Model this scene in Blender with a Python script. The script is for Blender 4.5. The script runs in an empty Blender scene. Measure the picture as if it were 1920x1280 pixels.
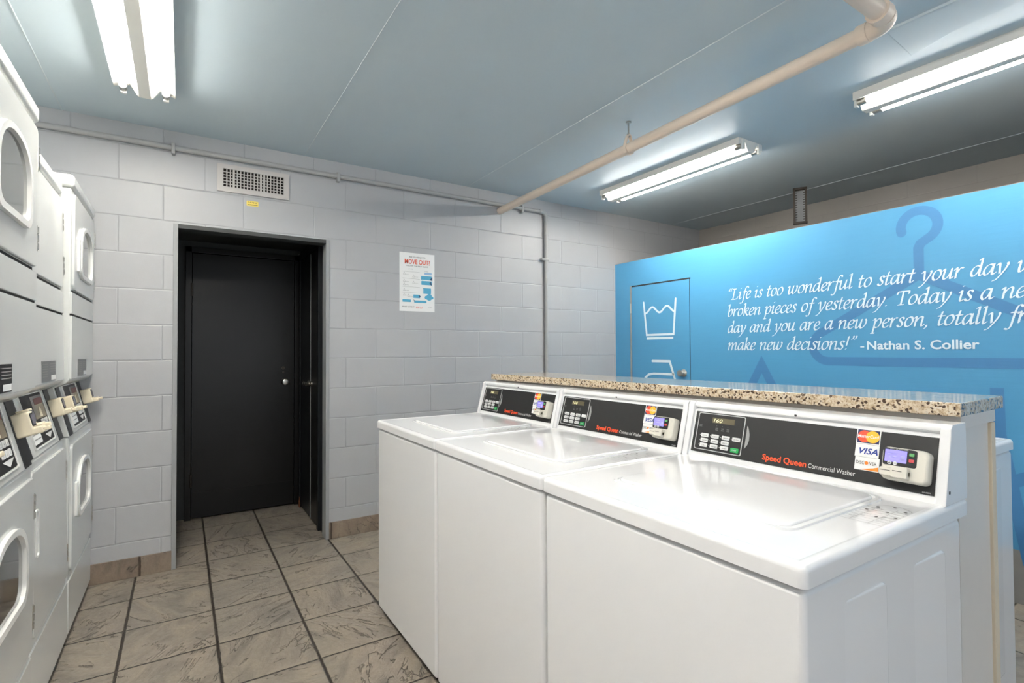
import bpy, bmesh, math, json
from mathutils import Vector, Matrix

scene = bpy.context.scene
COL = scene.collection
R = math.radians

# ------------------------------------------------------------------ camera, world, exposure
def look(f_px, yaw, pitch, roll, height):
    cy, sy = math.cos(yaw), math.sin(yaw)
    cp, sp = math.cos(pitch), math.sin(pitch)
    fwd = Vector((sy*cp, cy*cp, sp)); rgt = Vector((cy, -sy, 0)); dwn = fwd.cross(rgt)
    r2 = rgt*math.cos(roll) + dwn*math.sin(roll)
    d2 = dwn*math.cos(roll) - rgt*math.sin(roll)
    cam = bpy.data.cameras.new('camera')
    cam.sensor_width = 36.0; cam.lens = 36.0*f_px/1920.0
    cam.clip_start = 0.02; cam.clip_end = 60
    ob = bpy.data.objects.new('camera', cam); COL.objects.link(ob)
    m = Matrix((r2, -d2, -fwd)).transposed().to_4x4()
    m.translation = Vector((0, 0, height)); ob.matrix_world = m
    scene.camera = ob
look(967.8, 0.568956, 0.0188835, 0.0049973, 1.28)

w = bpy.data.worlds.new('world'); scene.world = w; w.use_nodes = True
w.node_tree.nodes['Background'].inputs[0].default_value = (0.9, 0.95, 1, 1)
w.node_tree.nodes['Background'].inputs[1].default_value = 0.40
vs = scene.view_settings
scene.display_settings.display_device = 'sRGB'
vs.view_transform = 'Standard'; vs.look = 'None'; vs.gamma = 1.0; vs.use_curve_mapping = False
vs.exposure = 2.08
TUBE_POWER = 26.0
scene.cycles.use_denoising = True
scene.cycles.max_bounces = 10; scene.cycles.diffuse_bounces = 6
scene.cycles.glossy_bounces = 4
scene.cycles.sample_clamp_indirect = 8.0

# ------------------------------------------------------------------ sizes of the place (metres)
YB = 3.68          # back wall
ZC = 2.61          # ceiling
XL, XR = -1.20, 4.83
YF = -2.3          # wall behind the photographer
XP = 3.55          # face of the blue partition
OX0, OX1, OZ = -0.047, 0.857, 2.055   # opening in the back wall
YA = 4.72          # back of the alcove

# ------------------------------------------------------------------ materials
def lin(c):
    return tuple((v/255/12.92 if v/255 <= .04045 else ((v/255+.055)/1.055)**2.4) for v in c) + (1,)
def mat(name, rgb, rough=.5, metal=0., coat=0., spec=.5, emit=None, power=0.):
    m = bpy.data.materials.new(name); m.use_nodes = True
    b = m.node_tree.nodes['Principled BSDF']
    b.inputs['Base Color'].default_value = lin(rgb)
    b.inputs['Roughness'].default_value = rough
    b.inputs['Metallic'].default_value = metal
    b.inputs['Coat Weight'].default_value = coat
    b.inputs['Coat Roughness'].default_value = .08
    b.inputs['Specular IOR Level'].default_value = spec
    if emit:
        b.inputs['Emission Color'].default_value = lin(emit)
        b.inputs['Emission Strength'].default_value = power
    return m
class NT:
    """small helper that wires shader nodes"""
    def __init__(s, m): s.t = m.node_tree; s.b = s.t.nodes['Principled BSDF']
    def n(s, kind, **kw):
        x = s.t.nodes.new(kind)
        for k, v in kw.items(): setattr(x, k, v)
        return x
    def put(s, sock, v):
        if hasattr(v, 'links') or hasattr(v, 'is_output'): s.t.links.new(v, sock)
        else: sock.default_value = v
    def math(s, op, a, b=None, c=None, clamp=False):
        x = s.n('ShaderNodeMath', operation=op, use_clamp=clamp)
        for i, v in enumerate((a, b, c)):
            if v is not None: s.put(x.inputs[i], v)
        return x.outputs[0]
    def coords(s): return s.n('ShaderNodeTexCoord').outputs['Object']
    def sep(s, v):
        x = s.n('ShaderNodeSeparateXYZ'); s.put(x.inputs[0], v); return x.outputs
    def comb(s, x=0., y=0., z=0.):
        q = s.n('ShaderNodeCombineXYZ')
        for i, v in enumerate((x, y, z)): s.put(q.inputs[i], v)
        return q.outputs[0]
    def vmath(s, op, a, b):
        x = s.n('ShaderNodeVectorMath', operation=op); s.put(x.inputs[0], a); s.put(x.inputs[1], b); return x.outputs[0]
    def noise(s, v, scale, detail=3., rough=.55, dist=0.):
        x = s.n('ShaderNodeTexNoise'); s.put(x.inputs['Vector'], v)
        x.inputs['Scale'].default_value = scale; x.inputs['Detail'].default_value = detail
        x.inputs['Roughness'].default_value = rough; x.inputs['Distortion'].default_value = dist
        return x.outputs[0]
    def ramp(s, f, stops):
        x = s.n('ShaderNodeValToRGB'); s.put(x.inputs[0], f); e = x.color_ramp.elements
        while len(e) < len(stops): e.new(.5)
        for i, (p, c) in enumerate(stops): e[i].position = p; e[i].color = c if len(c) == 4 else lin(c)
        return x.outputs[0]
    def mix(s, f, a, b, mode='MIX'):
        x = s.n('ShaderNodeMix', data_type='RGBA', blend_type=mode)
        s.put(x.inputs[0], f); s.put(x.inputs[6], a); s.put(x.inputs[7], b); return x.outputs[2]
    def bump(s, h, strength=.3, dist=.01):
        x = s.n('ShaderNodeBump'); x.inputs['Strength'].default_value = strength; x.inputs['Distance'].default_value = dist
        s.put(x.inputs['Height'], h); s.t.links.new(x.outputs[0], s.b.inputs['Normal'])
BW = lambda v: (v, v, v, 1)

def block_paint(name, rgb, rough=.42, groove=.15, relief=.5):
    m = mat(name, rgb, rough); k = NT(m); c = k.coords(); X, Y, Z = k.sep(c)[:3]
    wob = k.math('MULTIPLY', k.math('SUBTRACT', k.noise(c, 5., 3.), .5), .010)
    z = k.math('ADD', k.math('DIVIDE', k.math('SUBTRACT', k.math('ADD', Z, wob), .2), .2075), 20.)
    row = k.math('FLOOR', z)
    u = k.math('SUBTRACT', k.math('ADD', k.math('ADD', X, Y), k.math('MULTIPLY', wob, .6)), YB-.312)
    u = k.math('ADD', k.math('DIVIDE', u, .4265), k.math('MULTIPLY', k.math('FLOORED_MODULO', row, 2.), .5))
    u = k.math('ADD', u, 20.)
    col = k.math('FLOOR', u)
    def edge(f, size):
        f = k.math('FRACT', f); d = k.math('MINIMUM', f, k.math('SUBTRACT', 1., f)); return k.math('MULTIPLY', d, size)
    dz, du = edge(z, .2075), edge(u, .4265)
    g = k.math('MINIMUM', k.math('DIVIDE', dz, .0055, clamp=True), k.math('ADD', k.math('DIVIDE', du, .0055, clamp=True), .0), clamp=True)
    rnd = k.n('ShaderNodeTexWhiteNoise', noise_dimensions='2D'); k.put(rnd.inputs['Vector'], k.comb(row, col, 0.))
    fine = k.noise(c, 160., 2.); mid = k.noise(c, 18., 4., .6)
    tone = k.math('ADD', k.math('MULTIPLY', rnd.outputs[0], .05), k.math('MULTIPLY', mid, .06))
    base = k.mix(tone, lin(rgb), lin([v*.8 for v in rgb]))
    base = k.mix(k.math('MULTIPLY', k.math('SUBTRACT', 1., g), groove), base, lin([v*.55 for v in rgb]))
    k.put(k.b.inputs['Base Color'], base)
    h = k.math('ADD', g, k.math('ADD', k.math('MULTIPLY', fine, .05), k.math('MULTIPLY', mid, .12)))
    h = k.math('ADD', h, k.math('MULTIPLY', rnd.outputs[0], .15))
    k.bump(h, relief, .004)
    return m

def slate_tiles(name, tones, grout, tx=.3555, ty=.357, ox=.140, oy=3.345, floor=True):
    m = mat(name, tones[0], .42); k = NT(m); c = k.coords(); X, Y, Z = k.sep(c)[:3]
    wob = k.math('MULTIPLY', k.math('SUBTRACT', k.noise(c, 28., 3.), .5), .006)
    if floor: a, b = X, Y
    else: a, b = k.math('ADD', X, Y), Z
    a = k.math('ADD', k.math('DIVIDE', k.math('SUBTRACT', k.math('ADD', a, wob), ox), tx), 30.)
    b = k.math('ADD', k.math('DIVIDE', k.math('SUBTRACT', k.math('ADD', b, wob), oy), ty), 30.)
    ia, ib = k.math('FLOOR', a), k.math('FLOOR', b)
    def edge(f, size):
        f = k.math('FRACT', f); d = k.math('MINIMUM', f, k.math('SUBTRACT', 1., f)); return k.math('MULTIPLY', d, size)
    da = k.math('SUBTRACT', edge(a, tx), .0028); db = k.math('SUBTRACT', edge(b, ty), .0012)
    d = k.math('MINIMUM', da, db)
    tile = k.math('DIVIDE', d, .004, clamp=True)
    wn = k.n('ShaderNodeTexWhiteNoise', noise_dimensions='2D'); k.put(wn.inputs['Vector'], k.comb(ia, ib, 0.))
    off = k.vmath('ADD', c, k.vmath('MULTIPLY', wn.outputs[1], (7., 7., 7.)))
    rot = k.n('ShaderNodeVectorRotate', rotation_type='Z_AXIS'); k.put(rot.inputs['Vector'], off)
    k.put(rot.inputs['Angle'], k.math('MULTIPLY', wn.outputs[0], 6.28))
    st = k.vmath('MULTIPLY', rot.outputs[0], (1., 2.6, 1.))
    n1 = k.noise(st, 4.5, 6., .6, 1.2); n2 = k.noise(st, 2.1, 5., .58, 1.8); n3 = k.noise(off, 60., 4., .7)
    ridge = k.math('ABSOLUTE', k.math('SUBTRACT', n2, .5))
    vein = k.math('SUBTRACT', 1., k.math('DIVIDE', ridge, .010, clamp=True))
    veinmask = k.math('GREATER_THAN', k.noise(off, 5., 2.), .49)
    vein = k.math('MULTIPLY', vein, veinmask)
    col = k.ramp(n1, [(.30, tones[1]), (.50, tones[0]), (.68, tones[2])])
    col = k.mix(k.math('MULTIPLY', wn.outputs[0], .35), col, lin(tones[3]))
    col = k.mix(k.math('MULTIPLY', n3, .5), col, lin([v*.55 for v in tones[0]]))
    col = k.mix(k.math('MULTIPLY', vein, .55), col, lin([v*.45 for v in tones[0]]))
    col = k.mix(tile, lin(grout), col)
    k.put(k.b.inputs['Base Color'], col)
    k.put(k.b.inputs['Roughness'], k.math('ADD', k.math('MULTIPLY', n3, .25), .34))
    h = k.math('ADD', k.math('MULTIPLY', tile, .9), k.math('ADD', k.math('MULTIPLY', n1, .7), k.math('MULTIPLY', n3, .16)))
    h = k.math('SUBTRACT', h, k.math('MULTIPLY', vein, .45))
    step = k.math('GREATER_THAN', n2, .5)
    h = k.math('ADD', h, k.math('MULTIPLY', k.math('MULTIPLY', step, veinmask), .45))
    k.bump(h, 1., .008)
    return m

def granite(name):
    m = mat(name, (205, 190, 165), .12, coat=.3); k = NT(m); c = k.coords()
    n = k.noise(c, 75., 5., .7, .4); n2 = k.noise(c, 190., 3., .6); n3 = k.noise(c, 30., 3.)
    v = k.n('ShaderNodeTexVoronoi', feature='F1'); k.put(v.inputs['Vector'], c); v.inputs['Scale'].default_value = 190.
    base = k.ramp(n, [(.30, (120, 92, 66)), (.42, (190, 168, 138)), (.55, (222, 208, 184)), (.72, (200, 192, 180))])
    base = k.mix(k.math('GREATER_THAN', n2, .60), base, lin((150, 122, 92)))
    speck = k.math('LESS_THAN', k.sep(v.outputs['Color'])[0], .16)
    speck = k.math('MULTIPLY', speck, k.math('GREATER_THAN', n3, .42))
    base = k.mix(speck, base, lin((84, 68, 56)))
    k.put(k.b.inputs['Base Color'], base)
    return m

def mural(name, rgb):
    m = mat(name, rgb, .36); k = NT(m); c = k.coords()
    st = k.vmath('MULTIPLY', c, (1., 1.2, 16.))
    n = k.noise(st, 4., 5., .65)
    k.put(k.b.inputs['Base Color'], k.mix(k.math('MULTIPLY', n, .22), lin(rgb), lin([min(255, v*1.16) for v in rgb])))
    k.bump(n, .18, .004)
    return m
def speckled(name, rgb, rough, amt=.12, scale=30., coat=0., bump=.05, stretch=(1, 1, 1)):
    m = mat(name, rgb, rough, coat=coat, spec=.34 if 'door_paint' in name else .5); k = NT(m); c = k.vmath('MULTIPLY', k.coords(), stretch)
    n = k.noise(c, scale, 4., .6)
    k.put(k.b.inputs['Base Color'], k.mix(k.math('MULTIPLY', n, amt*2), lin(rgb), lin([v*.72 for v in rgb])))
    if bump: k.bump(n, bump, .004)
    return m

M = dict(
    block=block_paint('painted_block', (174, 175, 177)),
    block_far=block_paint('painted_block_storage', (160, 154, 146), groove=.06, relief=.2),
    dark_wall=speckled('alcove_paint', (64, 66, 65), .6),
    ceiling=speckled('ceiling_paint', (197, 211, 218), .5, .05, 3., bump=.04),
    seam=mat('seam_paint', (200, 210, 214), .4),
    floor=slate_tiles('slate_tile', ((156, 145, 131), (122, 114, 106), (172, 157, 138), (142, 138, 131)), (58, 50, 43)),
    base_tile=slate_tiles('base_tile', ((148, 131, 114), (124, 109, 95), (162, 145, 126), (142, 130, 118)), (84, 70, 58), ox=3.68-.21, oy=-.2, ty=.6, floor=False),
    grey_base=speckled('grey_base_paint', (150, 146, 140), .5),
    mural=mural('blue_mural', (80, 151, 194)),
    mural_dark=mural('blue_motif', (70, 128, 178)),
    print_white=mat('white_print', (224, 238, 246), .4),
    white=speckled('white_enamel', (236, 236, 236), .13, .01, 6., coat=.25, bump=0),
    white2=speckled('dryer_enamel', (208, 210, 207), .22, .02, 6., coat=.25, bump=0),
    white_plastic=mat('white_plastic', (232, 232, 228), .3),
    cream=mat('cream_plastic', (226, 214, 188), .38),
    reader=mat('grey_beige_plastic', (214, 210, 198), .35),
    gap=mat('dark_gap', (40, 40, 40), .8),
    black=speckled('black_panel', (30, 30, 30), .5, .1, 60., bump=0),
    black2=mat('black_strip', (30, 31, 32), .4),
    steel_line=mat('silver_line', (190, 190, 188), .4),
    lcd=mat('lcd_amber', (96, 88, 66), .3),
    lcd_digit=mat('lcd_digit', (226, 222, 170), .4, emit=(226, 222, 170), power=.35),
    key=mat('key_white', (226, 226, 224), .45),
    key_print=mat('key_print', (96, 96, 96), .6),
    grey_print=mat('grey_print', (150, 150, 148), .6),
    green=mat('key_green', (38, 160, 84), .4),
    orange=mat('orange_print', (244, 84, 40), .45),
    paper=mat('paper', (236, 236, 234), .6),
    navy=mat('navy_print', (38, 42, 90), .5),
    mc_red=mat('card_red', (232, 78, 46), .45),
    mc_yellow=mat('card_yellow', (246, 184, 48), .45),
    visa=mat('visa_blue', (36, 62, 150), .45),
    disc=mat('discover_orange', (240, 132, 40), .45),
    lcd_blue=mat('lcd_blue', (118, 112, 196), .25, emit=(118, 112, 196), power=.35),
    lcd_text=mat('lcd_text', (170, 166, 222), .4),
    lcd_off=mat('lcd_grey_violet', (104, 100, 112), .25),
    dull_red=mat('dull_red', (122, 62, 54), .4),
    red=mat('key_red', (200, 76, 80), .4),
    green2=mat('key_soft_green', (92, 160, 96), .4),
    chrome=mat('brushed_metal', (190, 188, 182), .28, metal=1.),
    dark_metal=mat('dark_metal', (70, 64, 58), .45, metal=.6),
    glass=mat('dark_door_glass', (74, 78, 76), .06, coat=.6),
    glass_low=mat('dark_washer_glass', (46, 48, 44), .05, coat=.6),
    reflect_glass=speckled('display_reflection', (92, 78, 66), .18, .3, 8., bump=0),  # brown tone stands for the reflection in the panel
    door=speckled('black_door_paint', (21, 20, 19), .33, .2, 22., bump=.14, stretch=(1, 1, .12)),
    door2=speckled('blueblack_door_paint', (19, 22, 25), .45, .2, 22., bump=.1, stretch=(1, 1, .12)),
    frame=mat('grey_frame_paint', (150, 152, 152), .45),
    lamp_white=mat('lamp_enamel', (236, 234, 228), .35),
    tube=mat('fluorescent_tube', (255, 255, 250), .3, emit=(255, 251, 245), power=TUBE_POWER*.65),
    tube_dim=mat('fluorescent_tube_dim', (255, 255, 250), .3, emit=(255, 251, 245), power=TUBE_POWER*.68),
    tube_weak=mat('fluorescent_tube_weak', (255, 255, 250), .3, emit=(255, 251, 245), power=TUBE_POWER*.43),
    tube_bright=mat('fluorescent_tube_bright', (255, 255, 250), .3, emit=(255, 251, 245), power=TUBE_POWER*.98),
    pipe=speckled('cream_pipe_paint', (236, 219, 202), .45, .06, 20.),
    conduit=speckled('grey_conduit_paint', (166, 166, 165), .4, .04, 20.),
    granite=granite('speckled_granite'),
    cabinet=speckled('cabinet_laminate', (222, 217, 210), .4, .06, 12.),
    wood_trim=speckled('cream_wood_trim', (222, 208, 184), .5, .08, 20.),
    yellow=mat('yellow_label', (240, 216, 104), .6),
    ink=mat('dark_ink', (70, 66, 60), .7),
    poster_red=mat('poster_red', (226, 92, 66), .6),
    poster_blue=mat('poster_blue', (84, 170, 204), .6),
    poster_navy=mat('poster_navy', (46, 84, 118), .6),
    poster_pale=mat('poster_pale', (156, 190, 222), .6),
    void=mat('vent_void', (30, 24, 20), .9),
    vent=mat('vent_paint', (188, 184, 180), .45),
    glare_label=mat('glare_label', (118, 120, 120), .45),  # black plate lightened to grey, glare put into its colour
    rust=mat('rust', (150, 92, 60), .8),
)

# outlines of the italic letters (hundredths of the x height)
GLYPHS = r'''{"a":[88,[[15,-4,10,0,7,9,5,23,7,36,11,50,19,64,27,77,35,86,49,96,63,103,71,105,76,105,80,104,83,101,90,105,95,106,96,104,84,55,77,23,77,16,78,10,92,21,98,24,101,23,100,19,85,5,78,0,71,-4,65,-4,62,-2,60,1,60,7,62,27,63,28,62,29,49,14,37,3,24,-4,18,-5],[29,8,26,10,24,16,22,32,24,45,30,61,38,77,46,86,53,90,60,93,63,93,67,90,75,81,74,79,59,45,52,32,36,12,33,9]]],"b":[80,[[22,-6,16,-4,12,0,10,5,10,12,40,151,40,152,38,151,33,147,27,144,24,144,23,145,25,149,41,163,49,168,55,169,57,167,57,162,52,136,40,79,53,93,62,99,71,103,74,103,79,102,85,97,88,88,90,72,88,57,85,48,79,36,69,21,60,10,51,3,42,-2,31,-5],[35,6,31,8,29,10,27,18,28,27,33,48,36,52,49,73,55,82,62,90,65,90,69,86,70,82,72,72,72,55,70,43,61,27,49,10,44,7]]],"c":[66,[[22,-6,17,-3,11,3,7,12,6,21,7,32,11,45,15,55,22,66,31,79,44,91,54,99,65,104,74,105,81,102,83,97,84,84,82,81,78,77,72,74,69,74,68,75,67,86,65,90,62,92,56,92,49,86,41,77,31,61,26,50,24,39,23,30,24,23,29,12,33,8,36,6,40,7,45,9,62,23,67,27,72,28,74,27,74,25,58,10,47,2,33,-5,27,-6]]],"d":[88,[[15,-4,10,0,8,5,5,18,6,30,8,39,11,50,23,72,33,84,49,96,58,101,67,104,74,105,80,104,81,106,90,149,89,150,83,146,78,144,76,144,74,145,76,149,91,163,101,169,105,169,107,167,106,156,101,129,78,25,77,16,78,9,94,22,99,24,101,23,101,21,89,9,80,1,72,-3,65,-4,62,-2,60,5,60,14,64,30,63,31,51,16,38,4,26,-3,20,-4],[29,8,26,10,24,16,22,32,24,45,30,61,38,77,46,86,53,90,60,93,63,93,67,90,75,81,74,79,59,45,52,32,36,12,33,9]]],"e":[68,[[18,-6,13,-2,9,5,7,16,8,30,10,41,14,54,20,66,27,77,38,89,53,99,65,104,71,104,74,103,79,100,81,97,83,91,83,86,81,79,78,72,69,61,60,53,49,46,40,42,24,37,24,25,26,16,28,10,31,7,36,5,42,6,61,21,67,25,72,26,74,25,72,21,51,4,40,-3,29,-7,24,-7],[27,48,27,52,32,64,38,75,43,82,48,88,54,92,58,92,62,90,66,84,66,79,64,70,60,63,54,57,47,53]]],"f":[56,[[-16,-64,-27,-58,-28,-56,-27,-54,-21,-49,-14,-46,-10,-47,0,-52,2,-52,8,-44,12,-35,20,-8,43,86,42,87,24,87,22,88,22,90,27,95,33,98,36,99,45,99,47,100,55,124,61,138,68,149,75,156,87,164,98,166,103,165,105,163,108,158,111,147,111,145,108,142,103,138,98,136,95,136,90,151,87,154,85,154,83,154,81,151,74,138,62,100,63,99,85,99,86,99,87,97,82,91,76,88,72,87,60,87,58,86,34,-9,30,-24,24,-36,16,-49,4,-59,-7,-65,-12,-65]]],"h":[90,[[8,-6,7,-4,13,30,38,153,31,147,26,144,22,144,21,145,23,149,37,162,44,167,51,169,53,169,55,167,55,162,54,154,38,75,38,75,47,84,58,94,67,100,76,103,81,104,87,102,90,99,91,91,90,79,80,48,77,32,74,19,74,12,76,8,89,19,96,22,99,21,98,18,82,3,72,-3,67,-5,63,-5,61,-4,58,0,57,9,59,21,64,39,73,70,74,79,74,84,72,89,70,91,67,92,60,86,51,77,30,43,23,3,17,-3,11,-6]]],"i":[46,[[15,-5,13,-2,11,3,12,18,29,86,29,87,22,81,17,77,11,76,10,77,10,79,25,95,35,103,40,105,44,105,46,104,46,102,47,99,44,82,31,34,29,23,28,14,29,8,31,8,41,18,45,20,51,22,53,21,53,19,40,7,31,-1,22,-5,18,-6],[42,136,41,138,45,144,54,149,60,150,61,149,60,147,55,142,47,137]]],"k":[80,[[9,-6,9,-4,15,32,40,151,40,152,33,147,27,144,24,144,23,145,24,147,36,160,44,165,51,169,54,169,56,168,57,163,56,156,39,75,40,75,50,86,62,96,74,103,80,104,83,104,87,101,90,97,91,91,91,86,85,75,74,63,63,56,49,50,57,36,65,14,69,9,71,7,72,8,81,16,87,19,92,20,93,18,82,7,73,0,63,-4,56,-5,52,-2,50,1,42,23,33,38,31,37,25,3,18,-3,13,-6],[42,57,41,57,41,59,51,73,58,82,67,91,69,92,71,90,73,86,74,81,73,75,68,68,62,63]]],"l":[46,[[15,-5,13,-2,12,1,13,16,41,151,40,152,33,147,27,144,24,144,23,145,25,149,38,160,45,165,51,167,54,168,59,167,58,158,35,50,29,16,29,9,31,8,40,17,45,20,51,22,53,21,53,19,40,7,31,-1,22,-5,18,-6]]],"m":[136,[[9,-6,8,-4,13,27,26,84,26,86,20,80,13,77,9,76,8,77,8,79,26,99,33,103,38,105,42,104,43,100,43,91,41,81,42,79,50,88,59,95,67,100,74,103,81,104,85,100,87,93,86,79,87,78,100,91,114,101,119,103,125,104,128,103,132,101,135,95,135,86,121,36,119,21,118,12,119,9,121,9,134,19,139,22,143,21,142,18,128,5,119,-1,110,-5,105,-4,102,1,102,10,104,25,118,77,118,82,117,88,114,91,112,92,105,86,98,77,76,43,69,3,66,0,62,-4,56,-6,54,-6,53,-4,59,32,70,77,70,86,69,90,67,92,65,91,61,88,53,79,31,43,24,3,21,0,17,-4]]],"n":[92,[[9,-6,8,-4,13,27,26,84,26,86,20,80,13,77,9,76,8,77,8,79,24,97,33,103,40,105,42,104,43,102,43,93,39,75,40,75,55,90,71,100,78,103,83,104,87,103,90,100,93,93,93,84,82,46,78,28,76,16,77,10,78,8,92,20,98,22,101,21,101,19,98,16,84,3,76,-2,67,-5,63,-5,61,-2,59,5,61,18,66,39,74,68,76,79,76,84,74,89,72,91,69,92,60,84,53,77,31,43,24,3,21,0,17,-4]]],"o":[78,[[20,-6,15,-4,11,0,8,9,7,19,7,30,8,39,17,61,28,81,33,86,39,91,49,97,65,104,74,103,80,102,84,99,87,90,89,79,89,70,88,61,85,50,80,39,68,19,56,8,47,2,36,-3,27,-6],[33,6,28,10,24,23,24,37,26,52,34,70,44,86,56,91,62,91,65,90,67,88,71,75,73,59,70,46,62,28,52,14,47,10,42,7,36,6]]],"p":[82,[[-18,-66,-19,-65,-19,-63,-16,-60,-4,-53,17,37,16,39,18,45,26,77,27,86,26,87,20,82,15,79,9,78,9,81,25,99,31,102,36,105,42,104,44,100,44,93,42,78,50,88,58,95,69,102,78,104,85,102,89,99,91,95,93,86,93,73,89,57,84,43,78,32,71,21,63,12,56,6,47,0,38,-3,29,-5,22,-4,11,-53,13,-54,25,-54,26,-56,23,-60,18,-63,13,-66],[36,8,29,14,27,14,27,16,34,48,55,81,65,91,67,92,73,88,75,84,76,79,75,63,70,43,63,27,51,10,48,9,44,7,40,7]]],"r":[66,[[9,-6,8,-4,13,27,26,84,26,86,20,80,13,77,9,76,8,77,8,79,24,97,31,102,36,105,40,105,42,104,43,102,43,95,41,81,49,89,60,98,71,103,78,103,86,99,87,97,82,91,74,87,71,87,63,91,61,90,54,81,31,43,24,3,21,0,17,-4]]],"s":[60,[[15,-6,8,-3,4,1,1,14,3,18,11,23,17,24,18,21,20,12,22,9,26,7,33,6,35,7,40,12,43,21,43,30,42,37,33,50,26,65,25,72,27,79,34,90,42,97,53,103,63,104,69,104,73,100,77,86,74,82,67,77,62,76,60,77,58,88,56,90,54,92,49,92,47,92,46,90,42,81,42,75,44,70,49,61,57,50,60,45,60,34,58,23,51,12,38,1,31,-4,26,-5]]],"t":[54,[[17,-5,14,-2,12,1,12,7,13,16,18,41,32,86,29,87,15,87,14,90,17,93,24,98,27,99,35,99,36,100,46,131,51,136,56,139,60,140,62,138,52,106,50,100,51,99,72,99,74,99,75,97,70,91,63,88,47,87,46,86,33,39,29,23,29,14,29,10,31,7,33,8,45,18,51,21,56,22,57,21,57,19,53,15,33,-1,24,-5]]],"u":[92,[[20,-6,15,-4,11,0,10,5,10,12,13,34,26,84,26,86,18,79,11,76,8,77,10,81,22,95,29,101,38,105,42,104,43,102,43,97,42,86,31,45,27,25,27,12,29,9,31,7,33,7,37,10,49,25,55,36,66,57,73,70,80,97,84,100,89,104,94,105,96,104,80,37,77,16,78,10,89,19,96,23,99,24,101,23,101,21,100,19,80,1,72,-3,65,-4,62,-2,60,3,60,10,62,26,50,12,40,3,29,-4]]],"w":[122,[[17,-4,13,0,12,3,13,18,15,34,26,73,28,86,27,87,22,82,17,79,13,78,11,79,12,82,21,93,29,100,36,104,42,105,44,103,45,100,44,86,33,45,30,27,29,12,31,9,33,8,39,14,46,23,63,57,65,61,75,93,77,97,81,101,87,103,90,104,92,102,83,72,74,37,71,23,71,18,73,12,76,9,80,8,86,14,97,27,105,39,109,50,114,64,116,77,115,82,111,93,111,95,114,99,119,102,126,104,132,93,133,86,131,77,128,64,124,54,116,37,101,18,94,10,87,5,78,-1,71,-3,63,-4,60,-3,58,0,55,7,54,19,43,7,33,-1,24,-4]]],"y":[84,[[-23,-64,-24,-63,-24,-62,-19,-56,-12,-52,-1,-49,3,-45,15,-31,36,-2,61,36,76,63,82,79,83,82,81,91,81,95,89,102,96,104,98,102,100,90,98,82,94,73,78,43,52,3,25,-33,10,-49,2,-55,-5,-59],[24,2,23,5,25,30,30,75,30,88,29,89,22,82,17,79,13,78,11,79,12,82,25,97,31,101,36,104,40,105,44,104,45,102,47,99,47,88,42,48,40,12,38,9,33,5,27,2]]],"L":[98,[[4,-2,-3,-1,-4,0,-2,3,8,9,17,10,31,66,46,135,44,136,27,136,27,138,31,144,40,148,80,148,83,147,82,144,76,139,71,136,63,136,61,135,54,104,45,64,32,10,33,9,45,9,76,11,87,32,92,37,98,40,102,39,97,27,86,7,81,3,76,0,38,-3]]],"T":[106,[[22,-3,20,-2,20,0,23,3,27,6,33,9,42,9,43,10,56,66,70,135,69,136,67,136,40,135,31,115,24,109,18,108,17,109,17,111,26,136,31,142,40,146,76,148,107,148,132,148,135,147,135,131,132,120,130,117,123,112,117,110,115,111,118,126,119,135,117,136,87,136,85,135,73,73,58,10,60,9,78,9,79,7,78,5,72,0,65,-3]]],".":[42,[[8,-1,7,1,8,3,13,8,20,11,26,12,26,10,26,9,20,3,15,1]]],",":[42,[[-9,-31,-9,-29,-7,-27,4,-18,7,-13,11,-4,11,-2,9,1,11,5,15,9,20,11,24,12,26,11,28,7,27,3,23,-6,18,-15,13,-20,0,-29,-5,-32]]],"!":[52,[[13,-1,12,0,12,1,13,3,18,8,27,12,31,11,31,9,26,4,20,1],[22,41,47,142,50,145,54,149,60,152,63,152,64,149,38,50,36,46,31,43,26,40]]],"\u201c":[66,[[36,114,32,117,32,120,34,131,38,138,44,145,56,154,62,157,65,158,67,156,66,154,53,144,51,140,48,129,49,127,51,126,51,124,50,122,44,116],[62,114,58,117,58,120,60,131,64,138,70,145,81,154,90,158,92,158,93,156,92,154,79,144,77,140,74,129,74,127,77,126,77,124,76,122,69,116,65,114]]],"\u201d":[66,[[24,110,22,111,24,115,36,124,41,133,42,136,40,144,40,145,47,151,54,154,56,153,58,150,59,145,57,138,52,129,47,124,41,118,29,111],[49,110,48,111,50,115,62,124,66,131,68,136,66,144,68,147,72,151,78,154,81,154,83,153,85,147,85,144,81,135,75,126,69,120,58,113,53,110]]]}'''

# ------------------------------------------------------------------ mesh helpers
def V(*a): return Vector(a)
def rrect(x0, y0, x1, y1, r=0., n=5):
    if r <= 0: return [(x0, y0), (x1, y0), (x1, y1), (x0, y1)]
    o = []
    for cx, cy, a in ((x1-r, y0+r, -90), (x1-r, y1-r, 0), (x0+r, y1-r, 90), (x0+r, y0+r, 180)):
        for i in range(n+1):
            t = R(a+90*i/n); o.append((cx+r*math.cos(t), cy+r*math.sin(t)))
    return o
def disc(cx, cy, r, n=24, sy=1.):
    return [(cx+r*math.cos(2*math.pi*i/n), cy+r*sy*math.sin(2*math.pi*i/n)) for i in range(n)]
def dome(cx, z0, hw, h, r=.06, n=18, e=2.4):
    """flat-bottomed outline with rounded lower corners and a domed top"""
    o = []; side = z0+h*.45
    for i in range(7):
        t = R(-90+90*i/6); o.append((cx+hw-r+r*math.cos(t), z0+r+r*math.sin(t)))
    for i in range(n+1):
        t = math.pi*i/n; c, s = math.cos(t), math.sin(t)
        o.append((cx+hw*math.copysign(abs(c)**(2/e), c), side+(z0+h-side)*abs(s)**(2/e)))
    for i in range(7):
        t = R(180+90*i/6); o.append((cx-hw+r+r*math.cos(t), z0+r+r*math.sin(t)))
    return o

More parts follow.
